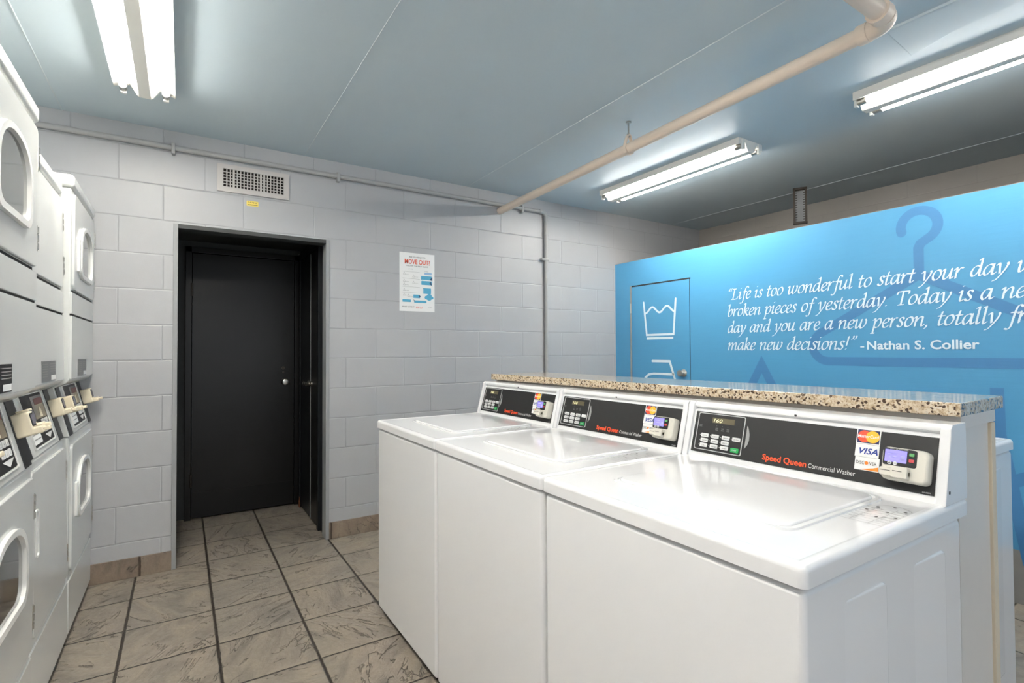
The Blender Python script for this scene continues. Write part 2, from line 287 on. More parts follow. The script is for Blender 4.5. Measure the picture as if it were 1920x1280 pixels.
_text_cache = {}
def curve_mesh(curve):
    ob = bpy.data.objects.new('tmp', curve); COL.objects.link(ob)
    dg = bpy.context.evaluated_depsgraph_get(); dg.update()
    me = bpy.data.meshes.new_from_object(ob.evaluated_get(dg))
    vs_ = [(v.co.x, v.co.y) for v in me.vertices]; fs = [tuple(p.vertices) for p in me.polygons]
    bpy.data.objects.remove(ob); bpy.data.meshes.remove(me); bpy.data.curves.remove(curve)
    return vs_, fs
def text2d(s, bold=0., shear=0.):
    k = (s, bold, shear)
    if k not in _text_cache:
        cu = bpy.data.curves.new('tmp', 'FONT'); cu.body = s; cu.size = 1.; cu.offset = bold; cu.shear = shear
        cu.resolution_u = 3; cu.fill_mode = 'FRONT'
        _text_cache[k] = curve_mesh(cu)
    return _text_cache[k]
def outline2d(loops):
    cu = bpy.data.curves.new('tmp', 'CURVE'); cu.dimensions = '2D'; cu.fill_mode = 'BOTH'
    for lp in loops:
        sp = cu.splines.new('POLY'); sp.points.add(len(lp)-1); sp.use_cyclic_u = True
        for p, (x, y) in zip(sp.points, lp): p.co = (x, y, 0, 1)
    return curve_mesh(cu)

class MB:
    def __init__(s): s.bm = bmesh.new(); s.mats = []
    def mi(s, m):
        if m not in s.mats: s.mats.append(m)
        return s.mats.index(m)
    def merge(s, b, m=None):
        if m is not None:
            i = s.mi(m)
            for f in b.faces: f.material_index = i
        me = bpy.data.meshes.new('tmp'); b.to_mesh(me); b.free(); s.bm.from_mesh(me); bpy.data.meshes.remove(me)
        return s
    def box(s, x0, x1, y0, y1, z0, z1, bev=0., seg=2, m=None):
        b = bmesh.new(); bmesh.ops.create_cube(b, size=1.)
        for v in b.verts:
            v.co = V(x0+(v.co.x+.5)*(x1-x0), y0+(v.co.y+.5)*(y1-y0), z0+(v.co.z+.5)*(z1-z0))
        if bev: bmesh.ops.bevel(b, geom=b.edges[:], offset=bev, segments=seg, profile=.5, affect='EDGES')
        return s.merge(b, m)
    def slab(s, pts, O, XD, YD, t0, t1, bev=0., seg=2, m=None):
        O, XD, YD = Vector(O), Vector(XD), Vector(YD); N = XD.cross(YD).normalized()
        b = bmesh.new()
        lo = [b.verts.new(O+XD*x+YD*y+N*t0) for x, y in pts]; hi = [b.verts.new(O+XD*x+YD*y+N*t1) for x, y in pts]
        n = len(pts); top = b.faces.new(hi); b.faces.new(lo[::-1])
        for i in range(n): b.faces.new((lo[i], lo[(i+1) % n], hi[(i+1) % n], hi[i]))
        bmesh.ops.recalc_face_normals(b, faces=b.faces[:])
        if bev: bmesh.ops.bevel(b, geom=list(top.edges), offset=bev, segments=seg, profile=.5, affect='EDGES')
        return s.merge(b, m)
    def ring(s, outer, inner, O, XD, YD, t0, t1, round_=0., m=None):
        O, XD, YD = Vector(O), Vector(XD), Vector(YD); N = XD.cross(YD).normalized()
        b = bmesh.new(); n = len(outer)
        prof = [(0., t0)] + ([(0., t1-round_), (round_*.3, t1-round_*.3), (round_, t1)] if round_ else [(0., t1)])
        prof = prof + [(1.-a, t) for a, t in prof[::-1]]
        rows = []
        for a, t in prof:
            rows.append([b.verts.new(O+XD*(o[0]+(i[0]-o[0])*a)+YD*(o[1]+(i[1]-o[1])*a)+N*t) for o, i in zip(outer, inner)])
        for j in range(len(rows)):
            p, q = rows[j], rows[(j+1) % len(rows)]
            for i in range(n): b.faces.new((p[i], p[(i+1) % n], q[(i+1) % n], q[i]))
        bmesh.ops.recalc_face_normals(b, faces=b.faces[:])
        return s.merge(b, m)
    def prism(s, prof, y0, y1, bev=0., m=None):
        """profile in x,z pushed along y"""
        b = bmesh.new()
        lo = [b.verts.new((x, y0, z)) for x, z in prof]; hi = [b.verts.new((x, y1, z)) for x, z in prof]
        n = len(prof); b.faces.new(hi); b.faces.new(lo[::-1])
        for i in range(n): b.faces.new((lo[i], lo[(i+1) % n], hi[(i+1) % n], hi[i]))
        bmesh.ops.recalc_face_normals(b, faces=b.faces[:])
        if bev: bmesh.ops.bevel(b, geom=b.edges[:], offset=bev, segments=2, profile=.5, affect='EDGES')
        return s.merge(b, m)
    def flat(s, mesh2d, O, XD, YD, off=.0006, m=None, fit=None):
        O, XD, YD = Vector(O), Vector(XD), Vector(YD); N = XD.cross(YD).normalized()
        b = bmesh.new(); vs_ = [b.verts.new(O+XD*x+YD*y+N*off) for x, y in mesh2d[0]]
        for f in mesh2d[1]:
            try: b.faces.new([vs_[i] for i in f])
            except ValueError: pass
        b.normal_update()
        for f in b.faces:
            if f.normal.dot(N) < 0: f.normal_flip()
        return s.merge(b, m)
    def poly(s, pts, O, XD, YD, off=.0006, m=None):
        return s.flat((pts, [tuple(range(len(pts)))]), O, XD, YD, off, m)
    def text(s, t, O, XD, YD, h, w=None, off=.0008, bold=0., shear=0., m=None, align='L'):
        """t written from O along XD; h = capital height, w = total width"""
        vs_, fs = text2d(t, bold, shear)
        if not vs_: return s
        xs = [v[0] for v in vs_]; x0, x1 = min(xs), max(xs)
        ky = h/.73; kx = w/(x1-x0) if w else ky
        sh = 0 if align == 'L' else ((x1-x0)*kx/2 if align == 'C' else (x1-x0)*kx)
        return s.flat(([((x-x0)*kx-sh, y*ky) for x, y in vs_], fs), O, XD, YD, off, m)
    def stroke(s, pts, wd, O, XD, YD, off=.0006, m=None, closed=False, cap=True):
        """flat painted line of even width with mitred corners and round ends"""
        P = [Vector(p) for p in pts]; n = len(P); L, Rr = [], []
        for i in range(n):
            a = P[i]-P[i-1] if (i or closed) else P[1]-P[0]
            c = P[(i+1) % n]-P[i] if (i < n-1 or closed) else P[i]-P[i-1]
            a.normalize(); c.normalize(); t = (a+c)
            t = t.normalized() if t.length > 1e-6 else a
            nn = Vector((-t.y, t.x)); k = 1/max(.35, nn.dot(Vector((-a.y, a.x))))
            L.append(P[i]+nn*wd/2*k); Rr.append(P[i]-nn*wd/2*k)
        vs_ = [tuple(v) for v in L+Rr]; fs = []
        for i in range(n-1 if not closed else n): j = (i+1) % n; fs.append((i, n+i, n+j, j))
        s.flat((vs_, fs), O, XD, YD, off, m)
        if cap and not closed:
            for e, q in ((0, 1), (n-1, n-2)):
                d = (P[e]-P[q]).normalized(); a0 = math.atan2(d.y, d.x)
                s.poly([(P[e].x+wd/2*math.cos(a0-math.pi/2+math.pi*i/8), P[e].y+wd/2*math.sin(a0-math.pi/2+math.pi*i/8)) for i in range(9)], O, XD, YD, off, m)
        return s
    def tube(s, pts, r, n=14, m=None, cap=True):
        P = [Vector(p) for p in pts]; b = bmesh.new(); rows = []
        up = None
        for i, p in enumerate(P):
            d = (P[min(i+1, len(P)-1)]-P[max(i-1, 0)]).normalized()
            if up is None: up = d.orthogonal().normalized()
            up = (up-d*up.dot(d)).normalized(); sd = d.cross(up)
            rr = r[i] if isinstance(r, (list, tuple)) else r
            rows.append([b.verts.new(p+(up*math.cos(2*math.pi*k/n)+sd*math.sin(2*math.pi*k/n))*rr) for k in range(n)])
        for p, q in zip(rows, rows[1:]):
            for k in range(n): b.faces.new((p[k], p[(k+1) % n], q[(k+1) % n], q[k]))
        if cap: b.faces.new(rows[0][::-1]); b.faces.new(rows[-1])
        bmesh.ops.recalc_face_normals(b, faces=b.faces[:])
        return s.merge(b, m)
    def build(s, name, m=None, parent=None, sharp=35, **kw):
        me = bpy.data.meshes.new(name)
        if m is not None and not s.mats: s.mats = [m]
        s.bm.to_mesh(me); s.bm.free()
        for q in (s.mats or [m]): me.materials.append(q)
        for p in me.polygons: p.use_smooth = True
        me.set_sharp_from_angle(angle=R(sharp))
        ob = bpy.data.objects.new(name, me); COL.objects.link(ob)
        wn_ = ob.modifiers.new('weighted', 'WEIGHTED_NORMAL'); wn_.keep_sharp = True; wn_.weight = 80
        if parent: ob.parent = parent
        for k, v in kw.items(): ob[k] = v
        return ob

def thing(name, label, cat, loc=(0, 0, 0), rot=(0, 0, 0), group=None):
    o = bpy.data.objects.new(name, None); COL.objects.link(o); o.empty_display_size = .1
    o.location = loc; o.rotation_euler = rot; o['label'] = label; o['category'] = cat
    if group: o['group'] = group
    return o
def struct(ob, label, cat):
    ob['kind'] = 'structure'; ob['label'] = label; ob['category'] = cat; return ob
def copy_tree(o, parent=None):
    c = o.copy(); COL.objects.link(c); c.parent = parent
    for ch in [q for q in bpy.data.objects if q.parent == o]: copy_tree(ch, c)
    return c
XW, YW, ZW = V(1, 0, 0), V(0, 1, 0), V(0, 0, 1)

# ------------------------------------------------------------------ ceiling lamps (they light the room)
def make_lamp(label, loc):
    t = thing('fluorescent_ceiling_light', label, 'ceiling light', loc, group='two tube fluorescent ceiling lights')
    Lh = .635
    prof = [(-.125, 0), (-.125, -.041), (-.122, -.041), (-.060, -.022), (-.032, -.066), (-.024, -.072), (.024, -.072), (.032, -.066), (.060, -.022), (.122, -.041), (.125, -.041), (.125, 0)]
    MB().prism(prof, -Lh, Lh).build('lamp_housing', M['lamp_white'], t, sharp=30)
    for sx in (-1, 1):
        MB().tube([(sx*.086, -Lh+.045, -.047), (sx*.086, Lh-.045, -.047)], .0155, 16).build('fluorescent_tube', M['tube'], t)
        for e in (-1, 1):
            MB().box(sx*.086-.012, sx*.086+.012, e*Lh-.006 if e > 0 else -Lh-.012, Lh+.012 if e > 0 else -Lh+.006, -.070, -.002, .004).build('lamp_holder', M['white_plastic'], t)
            b = MB().tube([(sx*.086, e*(Lh-.047), -.047), (sx*.086, e*(Lh-.004), -.047)], .0165, 14)
            b.build('tube_cap', M['chrome'], t)
    for e in (-1, 1):
        MB().slab([(x, z) for x, z in prof], (0, e*(Lh+.0005), 0), XW*(1 if e < 0 else -1), ZW, 0, .003).build('end_plate', M['lamp_white'], t)
    return t
lamp0 = make_lamp('two tube fluorescent light on the ceiling above the stacked machines', (-.160, 2.465, ZC))
for lab, loc in (('two tube fluorescent light before the blue door, its whole length in view', (3.045, 2.565, ZC)),
                 ('two tube fluorescent light facing the mural lettering, cut by the frame edge', (3.045, .640, ZC)),
                 ('two tube fluorescent light added on the ceiling out of the frame as fill', (-.160, .540, ZC))):  # the last one is an unseen lamp added for fill
    c = copy_tree(lamp0); c.location = loc; c['label'] = lab
    if True:       # tube power set per lamp to balance the light
        for q in c.children:
            if q.name.startswith('fluorescent_tube'): q.material_slots[0].link = 'OBJECT'; q.material_slots[0].material = M['tube_bright' if loc[0] < 1 else ('tube_dim' if loc[1] > 2 else 'tube_weak')]

# ------------------------------------------------------------------ room shell
fl = MB().box(XL-.1, XR+.1, YF-.1, YA+.1, -.08, 0).build('floor', M['floor'])
struct(fl, 'grey brown slate look tile floor with dark grout', 'floor')
ce = MB().box(XL-.1, XR+.1, YF-.1, YB+.2, ZC, ZC+.08).build('ceiling', M['ceiling'])
struct(ce, 'blue grey painted ceiling with thin panel seams', 'ceiling')
for x, r in ((-.56, .0035), (.690, .0025), (1.933, .004), (4.36, .005)):
    MB().tube([(x, YF, ZC+r*.35), (x, YB, ZC+r*.35)], r, 8).build('ceiling_seam', M['seam'], ce)
b = MB()
pts = [(2.50, -1.6), (2.695, -1.6), (2.70, .30), (2.685, .58), (2.70, .80), (2.765, .968), (2.46, .950)]
b.slab([(x, -y) for x, y in pts], (0, 0, ZC), XW, -YW, -.004, .012, .008)
b.build('ceiling_patch', M['ceiling'], ce)

wb = MB().box(XL-.1, OX0, YB, YB+.2, 0, ZC).box(OX1, XR+.1, YB, YB+.2, 0, ZC).box(OX0, OX1, YB, YB+.2, OZ, ZC).build('wall_back', M['block'])
struct(wb, 'grey painted concrete block wall with the door opening', 'wall')
wl = MB().box(XL-.1, XL, YF-.1, YB, 0, ZC).build('wall_left', M['block'])
struct(wl, 'grey painted block wall behind the stacked machines', 'wall')
wr = MB().box(XR, XR+.1, YF-.1, YB, 0, ZC).build('wall_right', M['block_far'])
struct(wr, 'grey brown block wall seen above the blue partition', 'wall')
WX0, WX1, WZ0, WZ1 = -.9, 3.3, .25, 2.35
wf = MB().box(XL, WX0, YF-.1, YF, 0, ZC).box(WX1, XR, YF-.1, YF, 0, ZC).box(WX0, WX1, YF-.1, YF, 0, WZ0).box(WX0, WX1, YF-.1, YF, WZ1, ZC).build('wall_front', M['block'])
struct(wf, 'grey painted block wall behind the viewpoint, opened by the added fill window', 'wall')
wn = MB()
for x in (WX0, WX0+1.37, WX0+2.77, WX1-.05): wn.box(x, x+.05, YF-.08, YF-.02, WZ0, WZ1, .004)
for z in (WZ0, WZ1-.05): wn.box(WX0, WX1, YF-.075, YF-.025, z, z+.05, .004)
wn = wn.build('fill_window_1', M['frame']); struct(wn, 'wide unseen window added behind the viewpoint for daylight fill', 'window')  # unseen window, added so that world light fills the room

# alcove behind the opening
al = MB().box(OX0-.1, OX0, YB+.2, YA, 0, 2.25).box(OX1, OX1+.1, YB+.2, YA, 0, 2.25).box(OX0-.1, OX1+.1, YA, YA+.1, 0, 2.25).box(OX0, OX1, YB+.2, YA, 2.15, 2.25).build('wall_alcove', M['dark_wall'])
struct(al, 'dark walls of the recess behind the opening', 'wall')
tr = MB().box(OX0, OX0+.024, YB-.006, YB+.10, 0, OZ, .002).box(OX1-.024, OX1, YB-.006, YB+.10, 0, OZ, .002).build('trim_1', M['frame'])
struct(tr, 'grey steel lining around the door opening', 'trim')
MB().box(OX0, OX1, YB-.005, YB+.10, OZ-.026, OZ, .002).build('dark_header', M['dark_wall'], tr)  # header coloured darker than the jambs to stand for its shade

# black door at the end of the alcove
d1 = MB().slab([(.064, .012), (.800, .012), (.800, 2.052), (.064, 2.052)], (0, YA, 0), XW, ZW, .004, .045, .003).build('door_1', M['door'])
struct(d1, 'black painted door at the end of the recess', 'door')
MB().box(.020, .062, YA-.055, YA, 0, 2.10, .003).box(.802, .836, YA-.055, YA, 0, 2.10, .003).box(.020, .836, YA-.055, YA, 2.056, 2.10, .003).build('door_frame', M['door'], d1)
MB().slab([(.068, .014), (.796, .014), (.796, .205), (.068, .205)], (0, YA-.045, 0), XW, ZW, 0, .0008).build('kick_plate', M['door'], d1)
MB().tube([(.728, YA-.045, 1.035), (.728, YA-.052, 1.035), (.728, YA-.070, 1.035), (.728, YA-.085, 1.035), (.728, YA-.102, 1.035), (.728, YA-.108, 1.035)], [.030, .030, .012, .022, .026, .016], 18).build('door_knob', M['chrome'], d1)
MB().tube([(.716, YA-.045, 1.15), (.716, YA-.052, 1.15)], .014, 14).tube([(.716, YA-.045, 1.115), (.716, YA-.050, 1.115)], .008, 12).build('deadbolt', M['dark_metal'], d1)
for z in (1.765, .30): MB().tube([(.062, YA-.058, z-.05), (.062, YA-.058, z+.05)], .008, 10).build('hinge', M['dark_metal'], d1)
t2 = MB().box(.838, OX1, YA-.02, YA, 0, 2.12).build('trim_2', M['frame'])
struct(t2, 'grey strip of wall between the black door and the closet doors', 'trim')
# pair of doors in the alcove side wall
d2 = MB().box(OX1-.022, OX1-.002, 4.192, 4.575, .012, 2.04, .003).build('door_2', M['door2'])
struct(d2, 'blue black double closet door in the side of the recess', 'door')
MB().box(OX1-.022, OX1-.002, 3.935, 4.180, .012, 2.04, .003).build('door_leaf', M['door'], d2)
MB().box(OX1-.0235, OX1-.001, 4.181, 4.191, .012, 2.04).build('edge_strip', M['frame'], d2)
MB().box(OX1-.030, OX1, 4.577, 4.630, 0, 2.10, .003).box(OX1-.030, OX1, 3.885, 3.933, 0, 2.10, .003).box(OX1-.030, OX1, 3.885, 4.630, 2.045, 2.10, .003).build('door_frame', M['door2'], d2)
b = MB()
for y in (4.235, 4.150):
    b.tube([(OX1-.022, y, 1.04), (OX1-.03, y, 1.04), (OX1-.042, y, 1.04), (OX1-.055, y, 1.04), (OX1-.066, y, 1.04), (OX1-.07, y, 1.04)], [.02, .02, .008, .015, .017, .009], 14)
b.build('door_knob', M['chrome'], d2)
MB().slab([(4.545, .0), (4.610, .0), (4.60, .05), (4.585, .035), (4.575, .085), (4.560, .04), (4.55, .05)], (OX1-.031, 0, 0), YW, ZW, -.0005, .0015).build('rust_patch', M['rust'], d2)

# tile base along the back wall
for nm, x0, x1, lab in (('baseboard_back', XL, OX0+.002, 'brown tile base under the block wall beside the stacked machines'), ('baseboard_back.001', OX1-.002, XP, 'brown tile base under the block wall between opening and blue wall')):
    bb = MB().box(x0, x1, YB-.012, YB, 0, .113, .003).build('baseboard_back', M['base_tile']); struct(bb, lab, 'baseboard')

# ------------------------------------------------------------------ blue partition with mural
pw = MB().box(XP, XP+.10, YF, 3.468, .268, 2.115).box(XP, XP+.10, 3.468, YB, .268, 2.115).build('wall_partition', M['mural'])
struct(pw, 'bright blue partition wall with a white quotation', 'wall')
MB().box(XP, XP+.10, YF, YB, 0, .268).build('grey_footing', M['grey_base'], pw)
MB().box(XP-.001, XP+.101, YF, YB, 2.115, 2.118).build('partition_cap', M['grey_base'], pw)
FX = -YW
PO = V(XP, 0, 0)
def mp(y, z): return (-y, z)
# clothes hanger motif
hang = MB(); MD = M['mural_dark']; hw = .068
arc = [mp(1.222-.118*math.cos(R(a)), 1.962+.104*math.sin(R(a))) for a in range(-8, -1)]
P = []
for i in range(0, 25):
    a = R(196-i*(196+62)/24)
    P.append(mp(1.222-.088*math.cos(a), 1.985+.088*math.sin(a)))
P += [mp(1.215, 1.884), mp(1.226, 1.86), mp(1.226, 1.70)]
hang.stroke(P, .050, PO, FX, ZW, .0008, MD)
P2 = [mp(1.235, 1.690)]
tri = [mp(1.226, 1.706)]
for i in range(0, 15):
    a = R(124+i*(270-124)/14); tri.append((-1.722+.098*math.cos(a), 1.303+.098*math.sin(a)))
for i in range(0, 15):
    a = R(270+i*(146)/14); tri.append((-.730+.098*math.cos(a), 1.303+.098*math.sin(a)))
hang.stroke(tri, hw*.80, PO, FX, ZW, .0010, MD, closed=True)
# lower motif shapes that peep over and past the counter
hang.stroke([mp(2.33, .90), mp(2.185, 1.175), mp(2.04, .90)], .060, PO, FX, ZW, .0009, MD)
hang.stroke([mp(.902, 1.078), mp(.896, .84), mp(.79, .20)], .055, PO, FX, ZW, .0009, MD, cap=False)
hang.stroke([mp(.86, .60), mp(.60, .74)], .060, PO, FX, ZW, .0011, MD)
hang.build('hanger_motif', MD, pw)
# lettering: broad nib italic drawn as outlines
GL = json.loads(GLYPHS)
_g = {}
def glyph(ch):
    if ch not in _g:
        _g[ch] = outline2d([[(c[i]/100, c[i+1]/100) for i in range(0, len(c), 2)] for c in GL[ch][1]])
    return _g[ch]
def line_adv(s): return sum(GL[c][0]/100 if c != ' ' else .52 for c in s)
def italic(mb, s, y0, z0, xh, y1, m):
    """write s from y0 towards smaller y; the whole line takes y0-y1"""
    k = (y0-y1)/line_adv(s); x = 0.
    for c in s:
        if c == ' ': x += .52; continue
        vs_, fs = glyph(c)
        mb.flat(([((x+a)*k, b_*xh) for a, b_ in vs_], fs), (XP, y0, z0), FX, ZW, .002, m)
        x += GL[c][0]/100
    return y0-x*k
let = MB(); PW = M['print_white']
def full(first, rest, y0, y1):
    return y0-(y0-y1)*line_adv(first+rest)/line_adv(first)
for first, rest, y0, y1, z in (('\u201cLife is too wonderful to start your day', ' with the', 2.462, .850, 1.666),
                               ('broken pieces of yesterday. Today is a ', 'new', 2.462, .880, 1.539),
                               ('day and you are a new person, totally', ' free to', 2.462, .886, 1.412),
                               ('make new decisions!\u201d', '', 2.462, 1.560, 1.281)):
    italic(let, first+rest, y0, z, .0555, full(first, rest, y0, y1), PW)
let.text('-', (XP, 1.535, 1.281), FX, ZW, .052, .022, .002, .02, m=PW)
let.text('Nathan S. Collier', (XP, 1.498, 1.281), FX, ZW, .052, 1.498-.966, .002, .022, m=PW)
let.build('mural_lettering', PW, pw)

# door in the partition
d3 = MB().box(XP-.004, XP+.02, 2.812, 3.462, .02, 1.872, .0015).build('door_3', M['mural'])
struct(d3, 'blue door with white laundry symbols in the blue partition', 'door')
MB().box(XP-.006, XP+.02, 3.464, 3.482, .02, 1.884).build('edge_strip', M['frame'], d3)
MB().box(XP-.0012, XP+.02, 2.800, 3.464, 1.873, 1.886).box(XP-.0012, XP+.02, 2.8075, 2.8115, .02, 1.873).build('door_gap', M['gap'], d3)
MB().tube([(XP-.008, 3.472, 1.63), (XP-.008, 3.472, 1.72)], .007, 10).build('hinge', M['chrome'], d3)
MB().tube([(XP-.004, 2.872, 1.09), (XP-.010, 2.872, 1.09), (XP-.024, 2.872, 1.09), (XP-.040, 2.872, 1.09), (XP-.058, 2.872, 1.09), (XP-.064, 2.872, 1.09)], [.032, .032, .013, .024, .028, .016], 18).build('door_knob', M['chrome'], d3)
DO = V(XP-.004, 0, 0)
t = MB()
t.stroke([mp(3.312, 1.717), mp(3.278, 1.420), mp(2.976, 1.420), mp(2.950, 1.722)], .019, DO, FX, ZW, .001, PW)
t.stroke([mp(3.278, 1.389), mp(2.980, 1.389)], .019, DO, FX, ZW, .001, PW, cap=False)
wave = [mp(3.292-(3.292-2.962)*i/28, 1.642+.026*math.sin(2*math.pi*(i/28*2)-math.pi/2)) for i in range(29)]
t.stroke(wave, .018, DO, FX, ZW, .0012, PW, cap=False)
t.build('wash_tub_symbol', PW, d3)
t = MB()
t.stroke([mp(3.215, 1.186), mp(3.020, 1.186), mp(2.955, 1.000), mp(3.31, 1.000), mp(3.30, 1.035), mp(3.26, 1.065), mp(3.20, 1.075), mp(2.985, 1.075)], .021, DO, FX, ZW, .001, PW)
t.build('iron_symbol', PW, d3)

# ------------------------------------------------------------------ pipes, vent, small things on the walls
t = thing('beige_pipe', 'beige pipe hung under the ceiling running out from the back wall', 'pipe')
zp = 2.455
A, B_ = V(2.238, YB-.002, zp), V(2.135, .86, zp)
dirn = (B_-A).normalized()
MB().tube([A, B_], .030, 18).build('pipe', M['pipe'], t)
pts = [B_+dirn*(-.02)]
for i in range(9):
    a = R(90*i/8); pts.append(B_+V(-.055*(1-math.cos(a)), -.055*math.sin(a), 0))
MB().tube(pts, .034, 18).build('elbow', M['pipe'], t)
e = pts[-1]
MB().tube([e, V(-1.0, e.y, zp)], .030, 18).build('branch_pipe', M['pipe'], t)
MB().tube([e+V(-.01, 0, 0), e+V(-.055, 0, 0)], .039, 18).build('coupling', M['pipe'], t)
MB().tube([B_+dirn*-.05, B_+dirn*-.015], .037, 18).build('coupling', M['pipe'], t)
hx, hy = A.x+(B_.x-A.x)*.545, A.y+(B_.y-A.y)*.545
b = MB()
loop = [(0, -.036), (.026, -.030), (.038, -.006), (.032, .022), (.012, .075), (0, .084), (-.012, .075), (-.032, .022), (-.038, -.006), (-.026, -.030)]
inn = [(x*.86, y*.9-.0) for x, y in loop]
b.ring(loop, inn, (hx, hy, zp), XW, ZW, -.011, .011)
b.build('pipe_hanger', M['pipe'], t)
MB().tube([(hx, hy, zp+.075), (hx, hy, ZC)], .005, 8).tube([(hx, hy, ZC-.008), (hx, hy, ZC)], .016, 10).tube([(hx, hy, zp+.068), (hx, hy, zp+.085)], .010, 8).build('hanger_rod', M['chrome'], t)
t = thing('wall_conduit', 'grey painted conduit along the top of the block wall, turning down behind the counter', 'conduit')
zc, yc = 2.503, YB-.020
MB().tube([(XL, yc, zc), (2.66, yc, zc)], .0165, 14).build('conduit_run', M['conduit'], t)
pts = [(2.630, yc, zc)]+[(2.655+.045*math.sin(R(a)), yc, zc-.045*(1-math.cos(R(a)))) for a in range(0, 91, 15)]+[(2.70, yc, zc-.075)]
MB().tube(pts, .0195, 14).build('elbow', M['conduit'], t)
MB().tube([(2.70, yc, zc-.05), (2.70, yc, .0)], .0165, 14).build('conduit_drop', M['conduit'], t)
MB().tube([(2.70, yc, 2.30), (2.70, yc, 2.33)], .021, 14).build('coupling', M['conduit'], t)
for x in (-.05, .91, 2.45):
    MB().box(x-.010, x+.010, yc-.019, YB, zc-.040, zc+.026, .004).build('pipe_strap', M['conduit'], t)
MB().box(2.645, 2.722, yc-.019, YB, 2.075, 2.095, .004).build('pipe_strap', M['conduit'], t)

t = thing('air_vent', 'metal air vent grille with vertical vanes high above the door opening', 'vent', (.386, YB, 2.375))
outer = rrect(-.208, -.086, .208, .086); inner = rrect(-.174, -.054, .174, .058)
MB().ring(outer, inner, (0, 0, 0), XW, ZW, 0, .012, .0).build('vent_frame', M['vent'], t)
MB().slab(inner, (0, 0, 0), XW, ZW, .0, .0015).build('vent_backing', M['void'], t)
b = MB()
for i in range(17):
    x = -.174+.348*(i+1)/18; wv = .0036 if i not in (2, 10, 11) else .0062
    b.box(x-wv, x+wv-.001, -.0115, -.005, -.054, .058)
b.build('vent_vane', M['vent'], t)
b = MB()
for i in range(5):
    z = -.054+.112*(i+1)/6; b.box(-.174, .174, -.0048, -.002, z-.0022, z+.0022)
b.build('vent_crossbar', M['vent'], t)

t = thing('yellow_label', 'small yellow sticker on the wall below the vent grille', 'sticker', (.377, YB, 2.236))
MB().slab(rrect(-.034, -.016, .034, .017, .003), (0, 0, 0), XW, ZW, 0, .001).build('label_sheet', M['yellow'], t)
b = MB()
b.text('DATE #', (-.027, 0, .003), XW, ZW, .009, .052, .0014, m=M['ink'])
b.stroke([(-.028+.056*i/20, -.008+.002*(-1)**i) for i in range(21)], .0022, (0, 0, 0), XW, ZW, .0014, M['ink'])
b.build('handwriting', M['ink'], t)

t = thing('move_out_poster', 'white paper poster with red heading and blue flow chart on the wall', 'poster', (1.502, YB, 1.806))
MB().slab(rrect(-.141, -.2215, .141, .2205), (0, 0, 0), XW, ZW, 0, .0015).build('paper_sheet', M['paper'], t)
O0 = (0, 0, 0)
b = MB(); K = dict(off=.002)
for txt, x, z, h, wd, bo, mt, al in (('ARE YOU READY TO', 0, .184, .011, .130, .01, 'ink', 'C'), ('MOVE OUT?', .002, .137, .036, .205, .02, 'poster_red', 'C'),
                                 ('FOLLOW THIS EASY CHART', 0, .117, .010, .175, .005, 'ink', 'C'), ('WHAT DAY IS IT', -.122, -.192, .010, .098, .01, 'ink', 'L'), ('SIGN OUT', -.012, -.198, .014, .058, .01, 'poster_red', 'L')):
    MB().text(txt, (x, 0, z), XW, ZW, h, wd, .002, bo, m=M[mt], align=al).build('poster_lettering', M[mt], t)
b = MB()
for x0, z0, x1, z1 in ((.030, .022, .118, .052), (.032, -.016, .120, .014), (.048, -.084, .112, -.040), (-.032, -.120, .022, -.094), (-.118, -.152, -.052, -.133), (-.026, -.155, .074, -.138)):
    b.poly(rrect(x0, z0, x1, z1, .003), O0, XW, ZW, .002, M['poster_blue'])
for cx, cz, r in ((.078, -.112, .019), (.098, -.100, .021), (.116, -.113, .016), (.096, -.120, .020)):
    b.poly(disc(cx, cz, r, 20, .8), O0, XW, ZW, .0021+cx*.002, M['poster_blue'])
b.poly(rrect(.058, .062, .118, .078, .002), O0, XW, ZW, .002, M['poster_pale'])
for p in ([(.100, .024), (.122, .018), (.122, .048)], [(.098, -.004), (.122, -.024), (.110, .012)], [(.010, -.120), (.028, -.107), (.012, -.094)], [(-.034, -.130), (-.018, -.154), (-.022, -.138)], [(.048, -.046), (.060, -.040), (.050, -.038)]):
    b.poly(p, O0, XW, ZW, .0028, M['poster_navy'])
b.build('poster_boxes', M['poster_blue'], t)
b = MB(); GP = M['grey_print']
for z in (.078, .026, -.036, -.080):
    b.stroke([(-.118, z), (.020, z-.002)], .0014, O0, XW, ZW, .002, GP)
for x, z in ((-.104, .060), (-.104, .006), (-.104, -.020), (-.104, -.062), (-.104, -.098), (-.03, .044), (-.03, -.004), (-.07, -.104)):
    b.stroke([(x-.008, z-.006), (x, z+.012), (x+.008, z-.006), (x-.008, z-.006)], .0015, O0, XW, ZW, .002, GP)
    b.stroke([(x+.010, z-.004), (x+.036, z-.004)], .0015, O0, XW, ZW, .0021, GP)
b.build('chart_marking', GP, t)
for txt, x, z, wd in (('or this', -.070, .094, .034), ('or that', .060, .084, .030), ('or I stay', .086, -.192, .036)):
    MB().text(txt, (x, 0, z), XW, ZW, .009, wd, .002, m=GP).build('poster_lettering', GP, t)

